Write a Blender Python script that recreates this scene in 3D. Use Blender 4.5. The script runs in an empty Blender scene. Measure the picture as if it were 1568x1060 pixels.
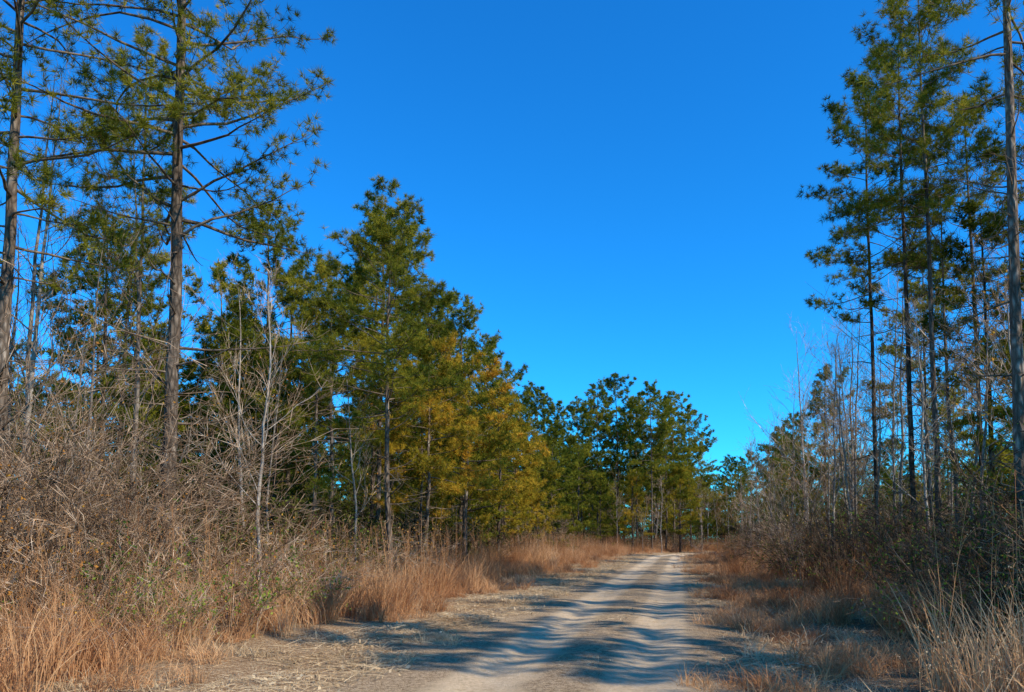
import bpy, math, random
import numpy as np

SC = bpy.context.scene
R = np.random.default_rng(11)

# ------------------------------------------------------------------ terrain
def xc(y):
    y = np.asarray(y, float)
    t = np.clip(y - 66, 0, 60)
    return 0.010 * t * t

def hgt(x, y):
    x = np.asarray(x, float); y = np.asarray(y, float)
    d = x - xc(y); a = np.abs(d)
    n = (0.5*np.sin(x*.31+1.3)*np.cos(y*.23+.4) + .3*np.sin(x*.83+y*.57) + .2*np.sin(x*1.9-y*1.3+2))
    w = np.clip((a-1.2)/3.0, 0, 1); w = w*w*(3-2*w)
    h = n*.14*w
    rut = np.exp(-((a-.85)/.24)**2)
    h = h - .035*rut + .02*np.exp(-(a/.35)**2)
    h = h + (.009*np.sin(x*3.1+y*.9)*np.cos(y*1.3-x*1.1) + .003*np.sin(x*9+y*3.1)*np.sin(y*5.3+x*2))*np.clip(2.5-a, .3, 1)
    h = h + .22*np.clip((-d-4.2)/4, 0, 1) + .12*np.clip((d-3.0)/4, 0, 1)
    h = h - .07*np.exp(-((d-2.9)/.6)**2)
    return h

# ------------------------------------------------------------------ mesh builder
def nrm(v):
    return v/(np.linalg.norm(v, axis=-1, keepdims=True)+1e-9)

class MB:
    def __init__(s):
        s.v=[]; s.a=[]; s.t=[]; s.q=[]; s.tm=[]; s.qm=[]; s.n=0
    def add(s, V, A, T=None, Q=None, m=0):
        V=np.asarray(V,float); s.v.append(V); s.a.append(np.broadcast_to(np.asarray(A,float),(len(V),)))
        if T is not None and len(T): s.t.append(T+s.n); s.tm.append(np.full(len(T),m,np.int32))
        if Q is not None and len(Q): s.q.append(Q+s.n); s.qm.append(np.full(len(Q),m,np.int32))
        s.n+=len(V)
    def tube(s, P, rad, k=4, m=0, val=0.5):
        P=np.asarray(P,float); rad=np.asarray(rad,float); n=len(P)
        T=np.empty_like(P); T[1:-1]=P[2:]-P[:-2]; T[0]=P[1]-P[0]; T[-1]=P[-1]-P[-2]; T=nrm(T)
        d=P[-1]-P[0]; ref=np.array([1.,0,0]) if abs(d[2])>.7*np.linalg.norm(d) else np.array([0,0,1.])
        a=nrm(np.cross(T,ref)); b=np.cross(T,a)
        ang=np.arange(k)*2*math.pi/k
        V=P[:,None]+rad[:,None,None]*(np.cos(ang)[None,:,None]*a[:,None]+np.sin(ang)[None,:,None]*b[:,None])
        i=np.arange(n-1)[:,None]*k; j=np.arange(k)[None]; j2=(j+1)%k
        Q=np.stack([i+j,i+j2,i+k+j2,i+k+j],-1).reshape(-1,4)
        s.add(V.reshape(-1,3),val,Q=Q,m=m)
    def needles(s, P, D, K, L, w, m=1, spread=1.0, rng=R):
        P=np.asarray(P); D=nrm(np.asarray(D)); n=len(P)
        d=nrm(D[:,None]*.75+spread*nrm(rng.normal(size=(n,K,3))))
        ln=L*rng.uniform(.7,1.15,(n,K,1))
        side=nrm(np.cross(d,rng.normal(size=(n,K,3))))*w
        base=P[:,None]+d*.015
        V=np.stack([base-side,base+side,base+d*ln],2).reshape(-1,3)
        tv=rng.uniform(0,1,(n,1))*.7+rng.uniform(0,1,(n,K))*.3
        T=np.arange(n*K*3).reshape(-1,3)
        s.add(V,np.repeat(tv.reshape(-1),3),T=T,m=m)
    def leaves(s, P, size, m=1, rng=R):
        P=np.asarray(P); n=len(P)
        d=nrm(rng.normal(size=(n,3))); side=nrm(np.cross(d,rng.normal(size=(n,3))))
        L=size*rng.uniform(.6,1.3,(n,1))
        V=np.stack([P,P+d*L*.5+side*L*.3,P+d*L,P+d*L*.5-side*L*.3],1).reshape(-1,3)
        Q=np.arange(n*4).reshape(-1,4)
        s.add(V,np.repeat(rng.uniform(0,1,n),4),Q=Q,m=m)
    def blades(s, P, D, H, w, bend, m=0, rng=R, val=None):
        n=len(P); D=nrm(D); lean=nrm(D*np.array([1,1,0])+1e-4*rng.normal(size=(n,3)))
        side=nrm(np.cross(D,rng.normal(size=(n,3))))
        H=H.reshape(-1,1); b=bend.reshape(-1,1)
        p1=P+D*H*.4; d2=nrm(D+lean*b*.6-np.array([0,0,.2])*b); p2=p1+d2*H*.35
        d3=nrm(D+lean*b*1.3-np.array([0,0,.8])*b); p3=p2+d3*H*.3
        w=np.asarray(w)*np.ones((n,1))
        V=np.stack([P-side*w,P+side*w,p1-side*w*.8,p1+side*w*.8,p2-side*w*.55,p2+side*w*.55,p3],1).reshape(-1,3)
        o=(np.arange(n)*7)[:,None,None]
        Q=(np.array([[0,1,3,2],[2,3,5,4]])[None]+o).reshape(-1,4)
        T=(np.array([[4,5,6]])[None]+o).reshape(-1,3)
        vv=rng.uniform(0,1,n) if val is None else val
        s.n0=s.n
        s.add(V,np.repeat(vv,7),T=T,m=m)
        s.q.append(Q+s.n0); s.qm.append(np.full(len(Q),m,np.int32))
    def build(s, name, mats):
        V=np.concatenate(s.v); A=np.concatenate(s.a)
        T=np.concatenate(s.t) if s.t else np.zeros((0,3),int); Q=np.concatenate(s.q) if s.q else np.zeros((0,4),int)
        tm=np.concatenate(s.tm) if s.tm else np.zeros(0,np.int32); qm=np.concatenate(s.qm) if s.qm else np.zeros(0,np.int32)
        me=bpy.data.meshes.new(name)
        me.vertices.add(len(V)); me.vertices.foreach_set('co',V.astype(np.float32).ravel())
        me.loops.add(len(T)*3+len(Q)*4)
        me.loops.foreach_set('vertex_index',np.concatenate([T.ravel(),Q.ravel()]).astype(np.int32))
        me.polygons.add(len(T)+len(Q))
        ls=np.concatenate([np.arange(len(T))*3,len(T)*3+np.arange(len(Q))*4]).astype(np.int32)
        me.polygons.foreach_set('loop_start',ls)
        me.polygons.foreach_set('material_index',np.concatenate([tm,qm]).astype(np.int32))
        me.polygons.foreach_set('use_smooth',np.concatenate([np.zeros(len(T),bool),np.ones(len(Q),bool)]))
        me.update(calc_edges=True)
        at=me.attributes.new('v','FLOAT','POINT'); at.data.foreach_set('value',A.astype(np.float32))
        for m in mats: me.materials.append(m)
        return me

# ------------------------------------------------------------------ materials
def newmat(name):
    m=bpy.data.materials.new(name); m.use_nodes=True
    nt=m.node_tree; nt.nodes.clear(); return m,nt
def N(nt,typ,**kw):
    n=nt.nodes.new(typ)
    for k,v in kw.items():
        if k=='inp':
            for a,b in v.items(): n.inputs[a].default_value=b
        else: setattr(n,k,v)
    return n
def ramp(nt,fac,stops):
    r=N(nt,'ShaderNodeValToRGB'); e=r.color_ramp.elements
    while len(e)<len(stops): e.new(.5)
    for i,(p,c) in enumerate(stops): e[i].position=p; e[i].color=(*c,1)
    nt.links.new(fac,r.inputs[0]); return r.outputs[0]
def math_(nt,op,a,b=None,c=None,clamp=False):
    n=N(nt,'ShaderNodeMath',operation=op); n.use_clamp=clamp
    for i,x in enumerate((a,b,c)):
        if x is None: continue
        if isinstance(x,(int,float)): n.inputs[i].default_value=x
        else: nt.links.new(x,n.inputs[i])
    return n.outputs[0]
def mixc(nt,f,a,b,typ='MIX'):
    n=N(nt,'ShaderNodeMix',data_type='RGBA',blend_type=typ)
    for i,x in ((0,f),(6,a),(7,b)):
        if isinstance(x,(int,float)): n.inputs[i].default_value=x
        elif isinstance(x,tuple): n.inputs[i].default_value=(*x,1)
        else: nt.links.new(x,n.inputs[i])
    return n.outputs[2]

def foliage(name, stops, transl=.3, patch=.6):
    m,nt=newmat(name)
    v=N(nt,'ShaderNodeAttribute',attribute_name='v').outputs['Fac']
    oi=N(nt,'ShaderNodeObjectInfo'); geo=N(nt,'ShaderNodeNewGeometry')
    no=N(nt,'ShaderNodeTexNoise',inp={'Scale':patch,'Detail':1.0}); nt.links.new(geo.outputs['Position'],no.inputs['Vector'])
    f=math_(nt,'MULTIPLY_ADD',v,.45,math_(nt,'MULTIPLY_ADD',no.outputs['Fac'],1.0,-.35))
    f=math_(nt,'ADD',f,math_(nt,'MULTIPLY',oi.outputs['Random'],.3),clamp=True)
    c=ramp(nt,f,stops)
    d=N(nt,'ShaderNodeBsdfDiffuse'); nt.links.new(c,d.inputs[0]); out=d.outputs[0]
    if transl>0:
        t=N(nt,'ShaderNodeBsdfTranslucent'); mx=N(nt,'ShaderNodeMixShader'); mx.inputs[0].default_value=transl
        nt.links.new(c,t.inputs[0]); nt.links.new(d.outputs[0],mx.inputs[1]); nt.links.new(t.outputs[0],mx.inputs[2]); out=mx.outputs[0]
    o=N(nt,'ShaderNodeOutputMaterial'); nt.links.new(out,o.inputs[0]); return m

def bark(name, stops, scale=14, zs=.25, bump=.5):
    m,nt=newmat(name)
    tc=N(nt,'ShaderNodeTexCoord'); mp=N(nt,'ShaderNodeMapping'); mp.inputs['Scale'].default_value=(1,1,zs)
    nt.links.new(tc.outputs['Object'],mp.inputs[0])
    n1=N(nt,'ShaderNodeTexNoise',inp={'Scale':scale,'Detail':6.0 if bump>0 else 1.0,'Roughness':.7}); nt.links.new(mp.outputs[0],n1.inputs['Vector'])
    oi=N(nt,'ShaderNodeObjectInfo')
    if bump>0:
        vo=N(nt,'ShaderNodeTexVoronoi',inp={'Scale':scale*.9},feature='DISTANCE_TO_EDGE'); nt.links.new(mp.outputs[0],vo.inputs['Vector'])
        e=math_(nt,'MULTIPLY',vo.outputs[0],3.0,clamp=True)
        n2=N(nt,'ShaderNodeTexNoise',inp={'Scale':.7,'Detail':2.0}); nt.links.new(tc.outputs['Object'],n2.inputs['Vector'])
        f=math_(nt,'MULTIPLY_ADD',n1.outputs['Fac'],.55,math_(nt,'MULTIPLY',e,.25))
        f=math_(nt,'ADD',f,math_(nt,'MULTIPLY_ADD',n2.outputs['Fac'],.5,-.25))
    else:
        f=math_(nt,'MULTIPLY_ADD',n1.outputs['Fac'],1.5,-.3)
    f=math_(nt,'ADD',f,math_(nt,'MULTIPLY_ADD',oi.outputs['Random'],.24,-.12),clamp=True)
    c=ramp(nt,f,stops)
    d=N(nt,'ShaderNodeBsdfDiffuse'); nt.links.new(c,d.inputs[0])
    if bump>0:
        b=N(nt,'ShaderNodeBump',inp={'Strength':bump,'Distance':.02}); nt.links.new(e,b.inputs['Height']); nt.links.new(b.outputs[0],d.inputs['Normal'])
    o=N(nt,'ShaderNodeOutputMaterial'); nt.links.new(d.outputs[0],o.inputs[0]); return m

M_bark=bark('pine_bark',[(.2,(.05,.036,.026)),(.50,(.20,.148,.106)),(.78,(.60,.49,.375))],scale=11,zs=.35,bump=.9)
M_twigp=bark('pine_twig',[(.2,(.085,.060,.040)),(.8,(.29,.215,.145))],scale=6,bump=0)
M_grey=bark('grey_bark',[(.2,(.12,.095,.072)),(.5,(.37,.30,.23)),(.8,(.72,.62,.50))],scale=9,zs=.5,bump=.2)
M_twig=bark('shrub_twig',[(.2,(.11,.062,.034)),(.5,(.44,.28,.165)),(.8,(.84,.61,.41))],scale=3,zs=1,bump=0)
M_twigd=bark('shade_toned_shrub_twig',[(.2,(.035,.022,.013)),(.5,(.12,.075,.044)),(.8,(.33,.22,.135))],scale=3,zs=1,bump=0)  # shrub twig darkened: backlit and forest-interior shade put into the colour
M_needle=foliage('pine_needles',[(0,(.020,.034,.007)),(.3,(.090,.115,.015)),(.6,(.27,.25,.026)),(1,(.54,.42,.045))])
M_needleG=foliage('golden_pine_needles',[(0,(.06,.08,.010)),(.35,(.26,.23,.022)),(.7,(.54,.35,.034)),(1,(.72,.38,.05))])
M_leafd=foliage('dry_leaves',[(0,(.22,.09,.02)),(.5,(.60,.25,.045)),(1,(.78,.47,.06))])
M_leafg=foliage('green_leaves',[(0,(.030,.058,.010)),(.5,(.12,.18,.027)),(1,(.46,.46,.07))])
M_leafk=foliage('shade_toned_leaves',[(0,(.014,.020,.005)),(.5,(.055,.062,.012)),(1,(.17,.14,.026))],transl=0)  # very dark leaves: shade of the forest interior painted into their colour
M_grass=foliage('dry_red_grass',[(0,(.11,.042,.017)),(.35,(.41,.18,.075)),(.7,(.70,.39,.18)),(1,(.88,.64,.37))],patch=.35)
M_straw=foliage('straw',[(0,(.24,.15,.07)),(.4,(.58,.40,.22)),(1,(.86,.67,.41))],patch=.5,transl=.2)

def ground_mat():
    m,nt=newmat('sandy_forest_ground')
    geo=N(nt,'ShaderNodeNewGeometry'); pos=geo.outputs['Position']
    rd=N(nt,'ShaderNodeAttribute',attribute_name='v').outputs['Fac']
    def noise(s,d=4,r=.6):
        n=N(nt,'ShaderNodeTexNoise',inp={'Scale':s,'Detail':float(d),'Roughness':r}); nt.links.new(pos,n.inputs['Vector']); return n.outputs['Fac']
    nl=noise(.5,3); nm=noise(2.2,5,.7); nf=noise(16,8,.75); nff=noise(70,4,.7)
    a=math_(nt,'ABSOLUTE',rd)
    lf=math_(nt,'MULTIPLY',math_(nt,'MAXIMUM',math_(nt,'MULTIPLY',rd,-1.0),0.0),.30)
    ae=math_(nt,'SUBTRACT',a,lf)
    ae=math_(nt,'ADD',ae,math_(nt,'MULTIPLY_ADD',nm,1.5,-.75))
    ae=math_(nt,'ADD',ae,math_(nt,'MULTIPLY_ADD',nf,1.0,-.5))
    sand=N(nt,'ShaderNodeMapRange',interpolation_type='SMOOTHSTEP',inp={'From Min':1.55,'From Max':2.1,'To Min':1.0,'To Max':0.0}); nt.links.new(ae,sand.inputs[0])
    tr=math_(nt,'SUBTRACT',a,.88); tr=math_(nt,'ABSOLUTE',tr); tr=math_(nt,'ADD',tr,math_(nt,'MULTIPLY_ADD',nm,.7,-.35))
    tr=math_(nt,'ADD',tr,math_(nt,'MULTIPLY_ADD',nf,.6,-.30))
    trk=N(nt,'ShaderNodeMapRange',interpolation_type='SMOOTHSTEP',inp={'From Min':.34,'From Max':.60,'To Min':1.0,'To Max':0.0}); nt.links.new(tr,trk.inputs[0])
    sc=ramp(nt,math_(nt,'MULTIPLY_ADD',nf,.7,math_(nt,'MULTIPLY',nm,.3)),[(.3,(.44,.30,.165)),(.5,(.72,.53,.325)),(.7,(.88,.70,.46))])
    scd=ramp(nt,math_(nt,'MULTIPLY_ADD',nff,.5,math_(nt,'MULTIPLY',nf,.5)),[(.39,(.11,.070,.037)),(.47,(.34,.23,.13)),(.56,(.64,.465,.285))])
    roadc=mixc(nt,trk.outputs[0],scd,sc)
    lit=ramp(nt,math_(nt,'MULTIPLY_ADD',nff,.55,math_(nt,'MULTIPLY',nf,.45)),[(.40,(.05,.030,.016)),(.46,(.25,.15,.08)),(.53,(.50,.335,.185)),(.60,(.80,.61,.38))])
    lit2=mixc(nt,math_(nt,'MULTIPLY',nl,.5),lit,(.33,.18,.09))
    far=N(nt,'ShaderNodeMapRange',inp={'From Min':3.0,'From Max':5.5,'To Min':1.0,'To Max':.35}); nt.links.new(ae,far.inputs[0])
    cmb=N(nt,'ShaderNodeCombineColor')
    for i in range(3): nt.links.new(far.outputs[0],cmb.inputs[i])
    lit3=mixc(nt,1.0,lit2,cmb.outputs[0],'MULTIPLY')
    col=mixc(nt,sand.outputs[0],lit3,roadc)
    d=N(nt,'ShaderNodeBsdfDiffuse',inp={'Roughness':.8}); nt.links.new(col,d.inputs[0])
    b=N(nt,'ShaderNodeBump',inp={'Strength':1.0,'Distance':.05}); nt.links.new(math_(nt,'MULTIPLY_ADD',nff,.35,nf),b.inputs['Height']); nt.links.new(b.outputs[0],d.inputs['Normal'])
    o=N(nt,'ShaderNodeOutputMaterial'); nt.links.new(d.outputs[0],o.inputs[0]); return m
M_ground=ground_mat()

# ------------------------------------------------------------------ ground + road
def axis(lo_step,g,mx,start=0.):
    o=[start]
    while o[-1]<mx: o.append(o[-1]+max(lo_step,g*abs(o[-1])))
    return np.array(o)
ax=axis(.12,.03,1600); xs=np.concatenate([-ax[:0:-1],ax])
ys=np.concatenate([-axis(.6,.08,1600)[:0:-1],axis(.11,.011,1600)])
def sheet(name,xs,ys,follow,dz):
    X,Y=np.meshgrid(xs,ys)
    if follow: X=X+xc(Y)
    Z=hgt(X,Y)+dz
    mb=MB(); nx=len(xs); ny=len(ys)
    i=np.arange(ny-1)[:,None]*nx; j=np.arange(nx-1)[None]
    Q=np.stack([i+j,i+j+1,i+j+1+nx,i+j+nx],-1).reshape(-1,4)
    mb.add(np.stack([X,Y,Z],-1).reshape(-1,3),(X-xc(Y)).ravel(),Q=Q)
    ob=bpy.data.objects.new(name,mb.build(name,[M_ground])); SC.collection.objects.link(ob); return ob
sheet('ground',xs,ys,False,0)
sheet('dirt_road',xs[np.abs(xs)<2.3],ys[(ys>-40)&(ys<125)],True,.006)

# ------------------------------------------------------------------ plants
def pine(seed,H,r0,crown0,maxL,nl=50,K=24,nL=.19,w=.008,nsec=9,bend=.5,dead=10,lod=False,shape=.38,mats=None,name='pine'):
    g=np.random.default_rng(seed); mb=MB()
    n=18; t=np.linspace(0,1,n)
    off=np.cumsum(g.normal(0,.035*bend,(n,2)),0); off-=off[0]
    bx=g.normal(0,.22*bend,2)
    P=np.stack([off[:,0]+bx[0]*np.sin(t*3)*1.,off[:,1]+bx[1]*np.sin(t*3)*1.,t*H-.1],1)
    rad=r0*(1-t)**.75+.012; rad[0]*=1.2
    mb.tube(P,rad,10,0)
    def at(u):
        return np.array([np.interp(u,t,P[:,k]) for k in range(3)]), np.interp(u,t,rad)
    TP=[];TD=[]
    az=g.uniform(0,6.28)
    lop=g.uniform(0,6.28)
    for i in range(nl+dead):
        isdead=i>=nl
        if isdead: u=g.uniform(crown0*.25,crown0*1.15)
        else:
            q=(i+g.uniform(0,1))/nl; u=crown0+(1-crown0)*q**.9*.995
        p,r=at(u); az+=2.4+g.normal(0,.5)
        q=max(0,(u-crown0)/(1-crown0))
        prof=(1-q)**shape*(.6+.4*min(1,q*3.5+.2))
        L=maxL*prof*g.choice([.45,.8,1.0,1.2],p=[.2,.3,.3,.2])*(1+.22*math.cos(az-lop))+.3
        el=math.radians(3+42*q**1.5+g.normal(0,11))
        if isdead: L=g.uniform(.4,1.0)*maxL*.6; el=math.radians(g.uniform(-15,25))
        ns=7; pts=[p]; d=np.array([math.cos(az)*math.cos(el),math.sin(az)*math.cos(el),math.sin(el)])
        for k in range(ns):
            d=nrm(d+g.normal(0,.11,3)+np.array([0,0,.07 if k>2 else -.02])); pts.append(pts[-1]+d*L/ns)
        pts=np.array(pts); lr=np.linspace(min(r*.42,.008+.010*L),.004,ns+1)
        mb.tube(pts,lr,3 if lod else 4,1)
        if isdead:
            for k in range(5):
                s=g.integers(2,ns); sd=nrm(pts[s]-pts[s-1]+g.normal(0,.6,3)); l=g.uniform(.2,.7)
                mb.tube([pts[s],pts[s]+sd*l*.5,pts[s]+nrm(sd+g.normal(0,.2,3))*l],[.006,.005,.003],3,1)
            continue
        m=max(3,int(nsec*(.4+.6*L/maxL)))
        for k in range(m):
            s=.32+.68*(k+g.uniform(0,1))/m; f=s*ns; ii=min(int(f),ns-1); sp=pts[ii]+(pts[ii+1]-pts[ii])*(f-ii)
            td=nrm(pts[ii+1]-pts[ii]); sg=1 if k%2 else -1
            sd=nrm(td+np.cross(td,[0,0,1])*sg*g.uniform(.4,1.3)+np.array([0,0,g.uniform(-.15,.6)]))
            l=(.25+.22*L*(1.15-s))*g.uniform(.6,1.4)
            e=sp+sd*l*.55; e2=e+nrm(sd+np.array([0,0,.35]))*l*.45
            if not lod: mb.tube([sp,e,e2],[.007,.005,.003],3,1)
            nt_=3+int(l*4)
            for j in range(nt_):
                h=g.uniform(.35,1.05); b=sp+(e-sp)*min(h/.55,1) if h<.55 else e+(e2-e)*(h-.55)/.45
                TP.append(b+g.normal(0,.06+.05*l,3)); TD.append(sd+np.array([0,0,.5])+g.normal(0,.5,3))
        TP.append(pts[-1]); TD.append(d)
    TP.append(P[-1]); TD.append([0,0,1])
    mb.needles(np.array(TP),np.array(TD),K,nL,w,2,rng=g)
    return mb.build(name,mats or [M_bark,M_twigp,M_needle])

def bare(seed,H,r0,c0=.3,spread=.30,n1=16,n2=6,n3=4,leaf=0,k0=8,name='bare'):
    g=np.random.default_rng(seed); mb=MB(); LP=[]
    n=12; t=np.linspace(0,1,n); off=np.cumsum(g.normal(0,.05,(n,2)),0); lean=g.normal(0,.04*H,2)
    P=np.stack([off[:,0]+lean[0]*t**1.4,off[:,1]+lean[1]*t**1.4,t*H-.1],1); rad=r0*(1-t)**.8+.006
    mb.tube(P,rad,k0,0)
    def br(p,d,L,r,lev):
        ns=5 if lev==1 else 3 if lev==2 else 2
        pts=[p]
        for k in range(ns):
            d=nrm(d+g.normal(0,.13,3)+np.array([0,0,.10])); pts.append(pts[-1]+d*L/ns)
        pts=np.array(pts); mb.tube(pts,np.linspace(r,max(.0025,r*.35),ns+1),4 if lev==1 else 3,0 if lev==1 else 1)
        if lev==3:
            LP.append(pts[-1]); return
        for k in range(n2 if lev==1 else n3):
            s=g.uniform(.2,1)*ns; ii=min(int(s),ns-1); sp=pts[ii]+(pts[ii+1]-pts[ii])*(s-ii)
            sd=nrm(nrm(pts[ii+1]-pts[ii])+g.normal(0,.45,3))
            br(sp,sd,L*g.uniform(.3,.6),max(r*.5,.0035),lev+1)
    for i in range(n1):
        u=c0+(1-c0)*(i+g.uniform(0,1))/n1*.98
        p=np.array([np.interp(u,t,P[:,k]) for k in range(3)]); r=np.interp(u,t,rad)
        az=g.uniform(0,6.28); el=math.radians(g.uniform(25,65))
        br(p,np.array([math.cos(az)*math.cos(el),math.sin(az)*math.cos(el),math.sin(el)]),H*spread*(1.1-.75*u)*g.uniform(.6,1.2),max(r*.4,.005),1)
    if leaf:
        LP=np.array(LP); LP=LP[g.integers(0,len(LP),leaf)]+g.normal(0,.05,(leaf,3)); mb.leaves(LP,.07,2,rng=g)
    return mb.build(name,[M_grey,M_twig,M_leafd])

def shrub(seed,H,ns=26,spread=.5,arch=1.,twigs=9,leaf=0,leafmat=None,leafsize=.05,thick=.010,name='shrub',mat=None,lmin=.05):
    g=np.random.default_rng(seed); mb=MB(); LP=[]
    for i in range(ns):
        az=g.uniform(0,6.28); rr=spread*math.sqrt(g.uniform()); p=np.array([rr*math.cos(az),rr*math.sin(az),-.05])
        az+=g.normal(0,.8); lean=g.uniform(lmin,.55)*arch
        d=nrm(np.array([math.cos(az)*lean,math.sin(az)*lean,1])); L=H*g.uniform(.55,1.25); n=8; pts=[p]
        hor=np.array([math.cos(az),math.sin(az),0]); ar=g.uniform(.03,.22)*arch
        for k in range(n):
            d=nrm(d+g.normal(0,.09,3)+hor*ar*.6-np.array([0,0,ar*(k/n)*1.3])); pts.append(pts[-1]+d*L/n)
        pts=np.array(pts); th=thick*g.uniform(.5,1.3); mb.tube(pts,np.linspace(th,.003,n+1),3,0)
        for k in range(twigs):
            s=g.uniform(.25,1)*n; ii=min(int(s),n-1); sp=pts[ii]+(pts[ii+1]-pts[ii])*(s-ii)
            sd=nrm(nrm(pts[ii+1]-pts[ii])+g.normal(0,.55,3)); l=g.uniform(.12,.32)*H
            e=sp+sd*l*.5+g.normal(0,.02,3); e2=e+nrm(sd+g.normal(0,.25,3)-np.array([0,0,.15*arch]))*l*.5
            mb.tube([sp,e,e2],[.006,.0045,.0026],3,0); LP+= [e,e2]
            for j in range(2):
                q=sp+(e2-sp)*g.uniform(.3,1); q2=q+nrm(sd+g.normal(0,.6,3))*l*g.uniform(.2,.5)
                mb.tube([q,q2],[.004,.0022],3,0); LP.append(q2)
    if leaf:
        LP=np.array(LP); LP=LP[g.integers(0,len(LP),leaf)]+g.normal(0,.06,(leaf,3)); mb.leaves(LP,leafsize,1,rng=g)
    return mb.build(name,[mat or M_twig,leafmat or M_leafd])

def patch(seed,size,clumps,per,h,lean,bend,w,mat,stalks=0,flat=0,name='patch'):
    """one square metre or so of grass: many clumps of blades of uneven height"""
    g=np.random.default_rng(seed); mb=MB()
    for c in range(clumps):
        cx,cy=g.uniform(-size/2,size/2,2); n=int(per*g.uniform(.5,1.5)); hc=h*g.uniform(.5,1.3)
        a=g.uniform(0,6.28,n); r=np.abs(g.normal(0,.07+.05*h,n)); P=np.stack([cx+r*np.cos(a),cy+r*np.sin(a),np.full(n,-.02)],1)
        b=a+g.normal(0,.9,n); ln=np.abs(g.normal(0,lean,n)); tl=g.normal(0,.12,2)
        D=np.stack([np.cos(b)*ln+tl[0],np.sin(b)*ln+tl[1],np.ones(n)],1)
        mb.blades(P,D,hc*g.uniform(.4,1.1,n),w*g.uniform(.6,1.3,(n,1)),bend*g.uniform(.2,1.3,n),0,rng=g,val=np.clip(g.uniform(0,1)*.6+g.uniform(0,.4,n),0,1))
    for i in range(stalks):
        p=np.array([*(g.uniform(-size/2,size/2,2)),0]); d=nrm(np.array([*g.normal(0,.12,2),1])); L=(.3+h)*g.uniform(.9,1.5)
        q=p+d*L; mb.tube([p,p+d*L*.5+g.normal(0,.02,3),q],[.0045,.0035,.002],3,0,g.uniform(0,.5))
        for j in range(7):
            s=g.uniform(.5,1); c=p+(q-p)*s; e=c+nrm(d+g.normal(0,.5,3))*g.uniform(.05,.22)*h; mb.tube([c,e],[.0025,.0015],3,0,.3)
            mb.leaves(e+g.normal(0,.012,(3,3)),.018,0,rng=g)
    if flat:
        n=flat; P=np.stack([g.uniform(-size/2,size/2,n),g.uniform(-size/2,size/2,n),g.uniform(0.005,.03,n)],1); b=g.uniform(0,6.28,n)
        D=np.stack([np.cos(b),np.sin(b),g.uniform(.0,.3,n)],1)
        mb.blades(P,D,g.uniform(.08,.3,n),.0035*np.ones((n,1)),.15*np.ones(n),0,rng=g)
        k=n//7; mb.leaves(np.stack([g.uniform(-size/2,size/2,k),g.uniform(-size/2,size/2,k),g.uniform(0.01,.03,k)],1),.06,0,rng=g)
    return mb.build(name,[mat])

# ------------------------------------------------------------------ scattering (one object, instanced)
def scatter(name, x, y, scale, idx, meshes, tilt=.06, seed=1):
    g=np.random.default_rng(seed); n=len(x)
    col=bpy.data.collections.new(name+'_kit')
    for i,me in enumerate(meshes):
        o=bpy.data.objects.new('%s_part_%02d'%(name,i),me); col.objects.link(o)
    me=bpy.data.meshes.new(name); me.vertices.add(n)
    me.vertices.foreach_set('co',np.stack([x,y,hgt(x,y)],1).astype(np.float32).ravel())
    a=me.attributes.new('rot','FLOAT_VECTOR','POINT'); a.data.foreach_set('vector',np.stack([g.normal(0,tilt,n),g.normal(0,tilt,n),g.uniform(0,6.28,n)],1).astype(np.float32).ravel())
    a=me.attributes.new('scl','FLOAT','POINT'); a.data.foreach_set('value',np.asarray(scale,np.float32))
    a=me.attributes.new('idx','INT','POINT'); a.data.foreach_set('value',np.asarray(idx,np.int32))
    ob=bpy.data.objects.new(name,me); SC.collection.objects.link(ob)
    ng=bpy.data.node_groups.new(name,'GeometryNodeTree')
    ng.interface.new_socket('Geometry',in_out='INPUT',socket_type='NodeSocketGeometry')
    ng.interface.new_socket('Geometry',in_out='OUTPUT',socket_type='NodeSocketGeometry')
    gi=ng.nodes.new('NodeGroupInput'); go=ng.nodes.new('NodeGroupOutput')
    ci=ng.nodes.new('GeometryNodeCollectionInfo'); ci.inputs['Collection'].default_value=col; ci.inputs['Separate Children'].default_value=True; ci.inputs['Reset Children'].default_value=True
    ip=ng.nodes.new('GeometryNodeInstanceOnPoints'); ip.inputs['Pick Instance'].default_value=True
    def attr(nm,t):
        q=ng.nodes.new('GeometryNodeInputNamedAttribute'); q.data_type=t; q.inputs['Name'].default_value=nm; return q.outputs['Attribute']
    er=ng.nodes.new('FunctionNodeEulerToRotation')
    L=ng.links.new
    L(gi.outputs[0],ip.inputs['Points']); L(ci.outputs[0],ip.inputs['Instance']); L(attr('idx','INT'),ip.inputs['Instance Index'])
    L(attr('rot','FLOAT_VECTOR'),er.inputs[0]); L(er.outputs[0],ip.inputs['Rotation'])
    L(attr('scl','FLOAT'),ip.inputs['Scale']); L(ip.outputs[0],go.inputs[0])
    md=ob.modifiers.new('instances','NODES'); md.node_group=ng
    return ob

def place(name,me,x,y,rz=0,s=1.,tilt=(0,0)):
    ob=bpy.data.objects.new(name,me); SC.collection.objects.link(ob)
    ob.location=(x,y,float(hgt(x,y))-.02); ob.rotation_euler=(tilt[0],tilt[1],rz); ob.scale=(s,s,s); return ob

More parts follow.
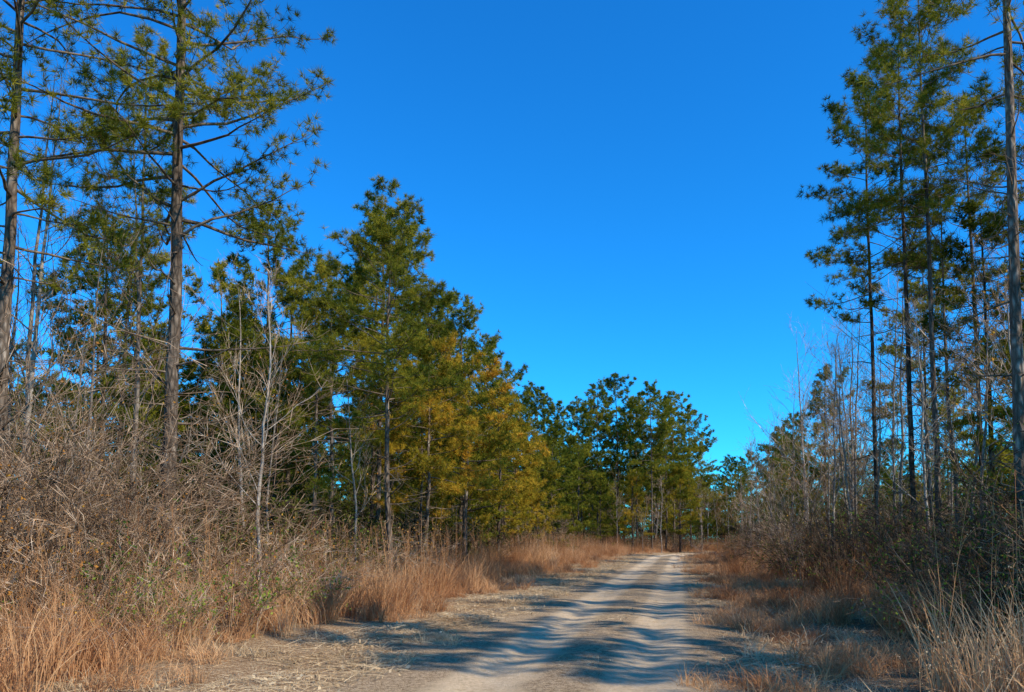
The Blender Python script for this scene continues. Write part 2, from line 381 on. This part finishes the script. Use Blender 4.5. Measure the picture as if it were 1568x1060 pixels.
# --- individual pines near the standpoint: (x,y,H,r0,crown0,maxL,nl,kind)
GM=[M_bark,M_twigp,M_needleG]
pines=[
 (-9.0,14.1,21,.145,.36,4.6,100,0),(-11.1,12.1,18,.125,.34,3.6,70,0),(-13.9,19.2,16,.06,.55,1.5,24,0),
 (-6.4,19.8,9.4,.075,.50,2.5,46,0),(-9.4,26.3,14.2,.09,.5,1.8,40,0),(-10.3,24.1,10.4,.08,.42,2.4,38,0),
 (-13.6,27.5,12.0,.1,.45,2.6,36,0),(-9.0,30.5,11.6,.1,.38,2.7,44,0),
 (-7.6,26.2,8.2,.06,.36,2.4,38,1),(-9.5,21.5,8.0,.06,.4,2.2,34,0),(-8.6,28.8,6.8,.05,.35,2.1,34,1),
 (7.7,16.7,20,.115,.52,2.7,46,2),(7.8,21.9,16.2,.075,.60,1.7,38,2),(7.8,23.9,16.0,.075,.57,1.8,38,2),(7.5,26.9,16.4,.07,.53,2.3,42,2),
 (10.4,26.5,15.0,.08,.6,2.1,32,2),(12.4,21.5,17,.1,.52,2.6,40,2),(10.6,20.0,14.6,.07,.60,1.9,30,2),
]
for i,(x,y,H,r0,c0,mL,nl,kd) in enumerate(pines):
    me=pine(100+i,H,r0,c0,mL,nl=nl,K=22 if kd==2 else 27,w=.0068 if y<24 else .009,nL=.18,nsec=11,dead=30 if kd==2 else 18,mats=GM if kd==1 else None,bend=.3 if kd==2 else .5,name='pine_tree_mesh')
    place('shade_pine_tree',me,x,y,rz=R.uniform(0,6.28))

# pines further along the road, from a handful of grown forms
def PG(seed,h,c,mL,gk,nl=48,K=17,w=.0155,nL=.22): return pine(seed,h,.1,c,mL,nl=nl,K=K,w=w,nL=nL,nsec=9,dead=8,lod=True,mats=GM if gk else None,name='forest_pine')
PV=[PG(300,14,.42,2.9,0),PG(301,12,.32,3.0,0),PG(302,16,.42,3.3,0,56,18,.02,.26),PG(303,9,.22,2.6,1),PG(304,10,.12,3.0,0,56,17,.018,.25)]
PX=PG(305,18,.40,3.7,0,64,18,.020,.26); PY=PG(306,8.5,.24,2.6,1,46); PZ=PG(307,17,.36,3.5,0,62,18,.020,.26)
for (x,y,k,H) in [(-16.3,26.9,1,11.5),(-9.4,36.5,1,12.8),(-10.2,44.6,0,13.2),(-10.2,50.8,1,12.6),(-10,61,2,13.2),(-9.8,69.2,2,13.4),(-11.5,40,1,12.4),(-11.8,56,1,12.2),(-11.6,65,7,13),
                  (-7.9,32.8,5,8.8),(-8,39,3,8.6),(-8.2,45.5,3,8.2),(-11.6,22.6,4,7.6),(-8.2,52.5,3,7.0),(-8.8,35.6,4,6.6),(-8.3,59.3,4,9.6),(-9.2,42.4,3,7.4),
                  (-9.6,83.6,7,15.9),(-7.7,86,6,18.2),(-5.8,88.5,7,19.6),(-1.8,85.3,6,18),(.4,91.9,7,18.2),(2.4,94.4,6,17),(-4.4,96,2,18),(-3.6,90,6,16.5),(-3.8,84.5,3,8),(1.2,87.5,5,9.0),(-7.0,82.5,4,7),(-.4,88.6,7,16.5),(-8.8,90,6,17),
                  (9.7,47.9,1,11),(12.6,84.3,4,11),(10.8,32.5,0,12.0),(9.6,23.2,0,10.5),(9.0,56,1,9.5),(9.6,68,4,9.5)]:
    me=(PV+[PY,PX,PZ])[k]; h0=[14,12,16,9,10,8.5,18,17][k]
    place('shade_pine_tree',me,x,y,rz=R.uniform(0,6.28),s=H/h0)

BV=[bare(400+i,h,r,c0=.28,n1=15,n2=6,n3=4,leaf=lf,name='bare_tree_mesh') for i,(h,r,lf) in enumerate([(8,.045,0),(11,.06,0),(13,.07,0),(6,.03,160),(9,.05,260)])]
for (x,y,k,s) in [(-6.6,13.7,0,.85),(-11.8,16.2,2,.9),(-13.0,14.5,2,.95),(-9.2,11.6,3,.9),(-15.6,17.5,2,1.1),(-8.9,17.6,4,.7),(-10.4,13.2,1,.7),(-7.9,21.0,4,.75),(-10.6,19.4,1,.8),
                  (8.6,36.4,1,1.05),(8.1,44.5,2,1.0),(7.8,57.7,1,.95),(7.2,33.0,1,.9),(9.4,40.5,2,.9),(8.0,50.5,1,1.0),(8.8,29.5,2,.85),(9.2,24.4,2,.95),(6.8,28.2,0,1.),(9.0,19.2,1,1.),(11.5,24,2,1.1),(7.4,65,1,.9),(9.9,17.8,1,.95),(8.9,22.8,0,1.1),
                  (7.1,19.8,0,.9),(8.3,17.6,3,1.2),(7.0,24.6,4,.8),(8.4,20.6,4,.9),(7.4,30.6,0,1.1),(6.9,37.5,3,1.2),(7.2,41,0,1.1),(6.8,47.5,3,1.2),(7.0,54,0,1.1),(6.6,61,0,1.1),(8.2,27.2,1,.95),(8.0,32,2,.8),(7.6,35.4,4,.9),(8.6,25.8,0,1.1),(6.5,30.2,3,1.),
                  (5.6,97,4,.95),(7.4,103,4,1.0),(9.4,108,1,.8),(-5.2,82,1,.8),(-.6,82.6,0,1.0),(3.6,92,4,.9),(-2.6,81.8,3,1.0)]:
    place('bare_tree',BV[k],x,y,rz=R.uniform(0,6.28),s=s)

def pts(n,x0,x1,y0,y1,mind,seed):
    g=np.random.default_rng(seed); out=[]
    for _ in range(n*6):
        p=(g.uniform(x0,x1),g.uniform(y0,y1))
        if all((p[0]-q[0])**2+(p[1]-q[1])**2>mind*mind for q in out): out.append(p)
        if len(out)>=n: break
    return np.array(out)
def inview(P,m):   # keep only what the place around the standpoint can show
    dx=P[:,0]-1.3; f=-.213*dx+.977*P[:,1]; l=.977*dx+.213*P[:,1]
    return (f>0)&(np.abs(l)<.70*f+m)
g=np.random.default_rng(5)
A=pts(175,-50,-12,6,115,2.8,1); A=A[~((A[:,0]>-15)&(A[:,1]<24))]; A=A[inview(A,6)]
B=pts(40,-60,-10,112,170,4,2)
scatter('left_forest_trees',*np.concatenate([A,B]).T,g.uniform(.78,1.02,len(A)+len(B)),g.choice(10,len(A)+len(B),p=[.16,.18,.12,.07,.23,.04,.04,.04,.06,.06]),PV+BV,tilt=.02,seed=2)
C=pts(140,10.0,50,16,112,2.9,3); C=C[~((C[:,1]>66)&(C[:,0]<18))]; C=C[inview(C,9)]
scatter('right_forest_trees',*C.T,g.uniform(.62,.86,len(C)),g.choice(10,len(C),p=[.09,.09,.04,.03,.10,.18,.18,.12,.1,.07]),PV+BV,tilt=.02,seed=3)
D=pts(80,-70,110,160,220,7,4)
D2=pts(30,-16,4.5,98,126,2.8,6)
D3=pts(110,-2,75,118,158,3.0,16)
D4=pts(90,-80,0,118,150,3.4,17)
E=np.concatenate([D,D2,D3,D4])
scatter('distant_trees',*E.T,g.uniform(.85,1.12,len(E)),g.choice(10,len(E),p=[.12,.2,.14,.08,.26,.04,.05,.05,.02,.04]),PV+BV,tilt=.02,seed=4)
for i,(x,y) in enumerate([(14.5,5.0),(18,9.2),(15.8,12.6),(22,1.5),(12.5,7.8),(16,-3)]):  # unseen pines right of frame, added to cast shadows across the road
    place('shade_pine_tree',PV[i%2],x,y,rz=i*1.3,s=1.0)

# ------------------------------------------------------------------ shrubs
SV=[shrub(500,2.6,24,.6,1.4,9,name='s0',thick=.013),shrub(501,3.2,24,.7,1.1,9,name='s1',thick=.013),shrub(502,2.0,22,.5,1.0,8,leaf=200,name='s2'),
    shrub(503,1.5,20,.4,.8,8,leaf=620,leafmat=M_leafg,leafsize=.065,name='s3'),shrub(504,3.6,14,.6,.45,9,name='s4'),shrub(505,1.7,20,.5,1.2,8,leaf=120,name='s5'),
    shrub(506,4.8,32,.9,.9,12,leaf=120,name='s6',thick=.016,lmin=.12),shrub(507,4.6,30,.8,1.05,12,leaf=60,name='s7',thick=.015,lmin=.12),
    shrub(508,2.6,24,.6,1.0,9,leaf=700,leafmat=M_leafg,leafsize=.06,name='s8',mat=M_twigd),shrub(509,3.0,24,.6,.8,9,name='s9',mat=M_twigd,leaf=90),
    shrub(510,2.6,18,.5,.7,9,leaf=420,leafsize=.07,name='s10'),
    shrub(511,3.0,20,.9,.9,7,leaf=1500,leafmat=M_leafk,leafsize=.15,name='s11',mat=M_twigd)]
for (x,y,k,s) in [(-8.4,11.2,6,.95),(-9.6,10.0,7,1.1),(-8.2,12.6,7,.85),(-10.8,11.2,6,1.05),(-9.1,12.8,7,1.0),(-11.4,9.4,7,1.15),(-8.6,9.4,6,.85),(-12.0,12.4,7,1.05),(-7.2,13.6,0,1.0),(-9.8,15.6,1,.9),
                  (-7.2,9.8,0,1.0),(-6.6,12.6,2,1.0),(-5.3,10.6,3,.85),(-5.4,13.0,3,.8),(-9.0,7.6,10,1.1),(-7.6,7.7,3,.85),(-9.9,8.3,10,1.1),(-7.0,10.9,3,1.0),(-5.6,9.3,3,.7),(-8.0,8.6,10,.9),
                  (-6.3,11.4,5,1.0),(-6.4,9.4,3,.7),(-6.4,15.6,2,.9),(-7.6,15.0,8,.9),(-6.9,17.4,5,1.),(-5.9,8.3,5,.8),(-7.6,19.0,3,1.0),(-7.4,22.0,2,.9),(-8.6,18.4,8,.9),(-10.2,17.0,11,.8),(-8.8,20.2,11,.7),(-9.4,23.6,11,.8),(-8.8,25.6,11,.6),
                  (5.6,11.6,8,.8),(6.6,13.6,8,1.0),(7.0,11.2,9,1.0),(6.0,16.2,8,.9),(6.9,18.6,9,.9),(5.7,20.8,8,.9),(8.2,13.0,8,1.2),(8.6,15.8,9,1.),(6.2,9.2,9,.75),(7.6,9.4,8,1.0),(5.9,24.5,8,.9),(7.6,14.9,9,1.1),(5.4,14.4,5,.8),(5.9,18.2,9,.9),(7.0,16.0,8,1.1),(9.4,14.2,9,1.2),(6.4,22.6,9,.95),(5.3,27.5,9,.8),(5.6,31,8,.9),(9.2,17.4,11,.8),(8.2,20.0,11,.7),(10,15.5,11,.8)]:
    place('shrub',SV[k],x,y,rz=R.uniform(0,6.28),s=s)
u=pts(300,-19,-6.4,7,110,1.35,8); u=u[(u[:,0]<-7.0-.4*np.sin(u[:,1]*.7))&~((u[:,0]>-12.5)&(u[:,1]<14.5))]; u=u[inview(u,2)]
v=pts(310,5.2,19,11,110,1.3,9); v=v[(v[:,0]-xc(v[:,1])>5.2+.4*np.sin(v[:,1]*.6))]; v=v[inview(v,3)]
w_=pts(40,-14,4,84,100,1.2,10)
def kinds(P,pn,pd):
    deep=np.abs(P[:,0]-xc(P[:,1]))>9.5
    return np.where(deep,g.choice(12,len(P),p=pd),g.choice(12,len(P),p=pn))
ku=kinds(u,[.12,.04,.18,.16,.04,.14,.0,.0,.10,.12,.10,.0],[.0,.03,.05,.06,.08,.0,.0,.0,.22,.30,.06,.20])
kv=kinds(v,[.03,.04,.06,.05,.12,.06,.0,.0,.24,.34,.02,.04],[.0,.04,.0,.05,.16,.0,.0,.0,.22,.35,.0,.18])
kw=g.choice([1,8,9,2],len(w_))
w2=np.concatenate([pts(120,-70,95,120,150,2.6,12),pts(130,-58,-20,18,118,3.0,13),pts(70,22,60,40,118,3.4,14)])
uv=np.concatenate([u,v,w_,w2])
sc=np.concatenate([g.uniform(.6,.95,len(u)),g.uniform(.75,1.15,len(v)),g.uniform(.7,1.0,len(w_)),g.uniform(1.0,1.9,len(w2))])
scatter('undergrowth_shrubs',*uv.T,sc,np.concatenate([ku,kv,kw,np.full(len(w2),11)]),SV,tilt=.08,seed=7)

# ------------------------------------------------------------------ grass (square-metre patches)
TV=[patch(600,1.15,15,26,.90,.22,.6,.0052,M_grass,stalks=7,name='t0'),patch(601,1.15,15,26,.75,.3,.8,.0052,M_grass,stalks=3,name='t1'),patch(602,1.15,13,26,1.0,.25,.5,.0052,M_grass,stalks=9,name='t2'),
    patch(603,1.15,15,22,.36,.5,.9,.0045,M_grass,flat=60,name='t3'),patch(604,1.15,14,22,.26,.6,1.0,.0045,M_straw,flat=120,name='t4'),
    patch(605,1.15,16,18,.13,.8,1.0,.0038,M_straw,flat=240,name='t5'),patch(606,1.15,9,12,.10,.8,1.0,.0036,M_straw,flat=240,name='t6'),
    patch(607,1.15,9,20,.5,.4,.8,.005,M_grass,stalks=12,flat=40,name='t7'),patch(608,1.0,3,8,.07,.8,1.0,.0036,M_straw,flat=60,name='t8')]
g=np.random.default_rng(21)
gx=np.arange(-13,13.01,.95); gy=[2.0]
while gy[-1]<115: gy.append(gy[-1]+.95)
X,Y=np.meshgrid(gx,np.array(gy)); x=(X+g.uniform(-.35,.35,X.shape)).ravel(); y=(Y+g.uniform(-.35,.35,X.shape)).ravel(); x=x+xc(y)
kk=inview(np.stack([x,y],1),1.6); x=x[kk]; y=y[kk]; n=len(x)
d=x-xc(y); a=np.abs(d)
jit=.35*np.sin(y*.9)+.25*np.sin(y*2.3+1)+g.normal(0,.22,n); u_=g.uniform(0,1,n)
idx=np.full(n,-1); sc=g.uniform(.75,1.2,n)
dd=a+jit; left=d<0
tall=dd>np.where(left,5.1,5.0); mid=(~tall)&(dd>np.where(left,4.1,2.2)); low=(~tall)&(~mid)&(a>np.where(left,2.1,1.85))
idx[tall]=g.choice([0,1,2,3,7],tall.sum(),p=[.32,.28,.16,.12,.12])
idx[mid]=g.choice([1,3,4,7],mid.sum(),p=[.08,.64,.16,.12])
idx[low]=g.choice([4,5,6,8],low.sum(),p=[.12,.46,.34,.08])
cen=(a<.5)&(u_<.45); idx[cen]=8; sc[cen]*=.7
deep=(a>8)&(u_<.45); idx[deep]=-1
k=idx>=0
scatter('dry_grass',x[k],y[k],sc[k],idx[k],TV,tilt=.03,seed=9)

# ------------------------------------------------------------------ light, sky, camera
az=math.radians(-20); el=math.radians(36)
sd=np.array([math.cos(az)*math.cos(el),math.sin(az)*math.cos(el),math.sin(el)])
sun=bpy.data.lights.new('sun','SUN'); sun.energy=5.0; sun.angle=math.radians(.5); sun.color=(1,.92,.77)
so=bpy.data.objects.new('sun',sun); SC.collection.objects.link(so)
from mathutils import Vector
so.rotation_euler=Vector((-sd[0],-sd[1],-sd[2])).to_track_quat('-Z','Y').to_euler()
W=bpy.data.worlds.new('World'); SC.world=W; W.use_nodes=True; nt=W.node_tree
bg=nt.nodes['Background']; bg.inputs[1].default_value=.15
sky=nt.nodes.new('ShaderNodeTexSky'); sky.sky_type='NISHITA'; sky.sun_disc=False; sky.sun_elevation=el
sky.sun_rotation=math.pi/2-az; sky.air_density=1.0; sky.dust_density=.05; sky.ozone_density=2.5
hs=nt.nodes.new('ShaderNodeHueSaturation'); hs.inputs['Saturation'].default_value=1.2
tn=nt.nodes.new('ShaderNodeMix'); tn.data_type='RGBA'; tn.blend_type='MULTIPLY'; tn.inputs[0].default_value=1; tn.inputs[7].default_value=(.15,1.12,1.76,1)
nt.links.new(sky.outputs[0],hs.inputs['Color']); nt.links.new(hs.outputs[0],tn.inputs[6]); nt.links.new(tn.outputs[2],bg.inputs[0])

cam=bpy.data.cameras.new('camera'); cam.sensor_width=36; cam.lens=27.2; cam.clip_end=5000; cam.shift_y=.135
co=bpy.data.objects.new('camera',cam); SC.collection.objects.link(co)
co.location=(1.3,0,1.6); co.rotation_euler=(math.radians(94),0,math.radians(12.3)); SC.camera=co
SC.view_settings.view_transform='Standard'; SC.view_settings.look='None'; SC.view_settings.exposure=0
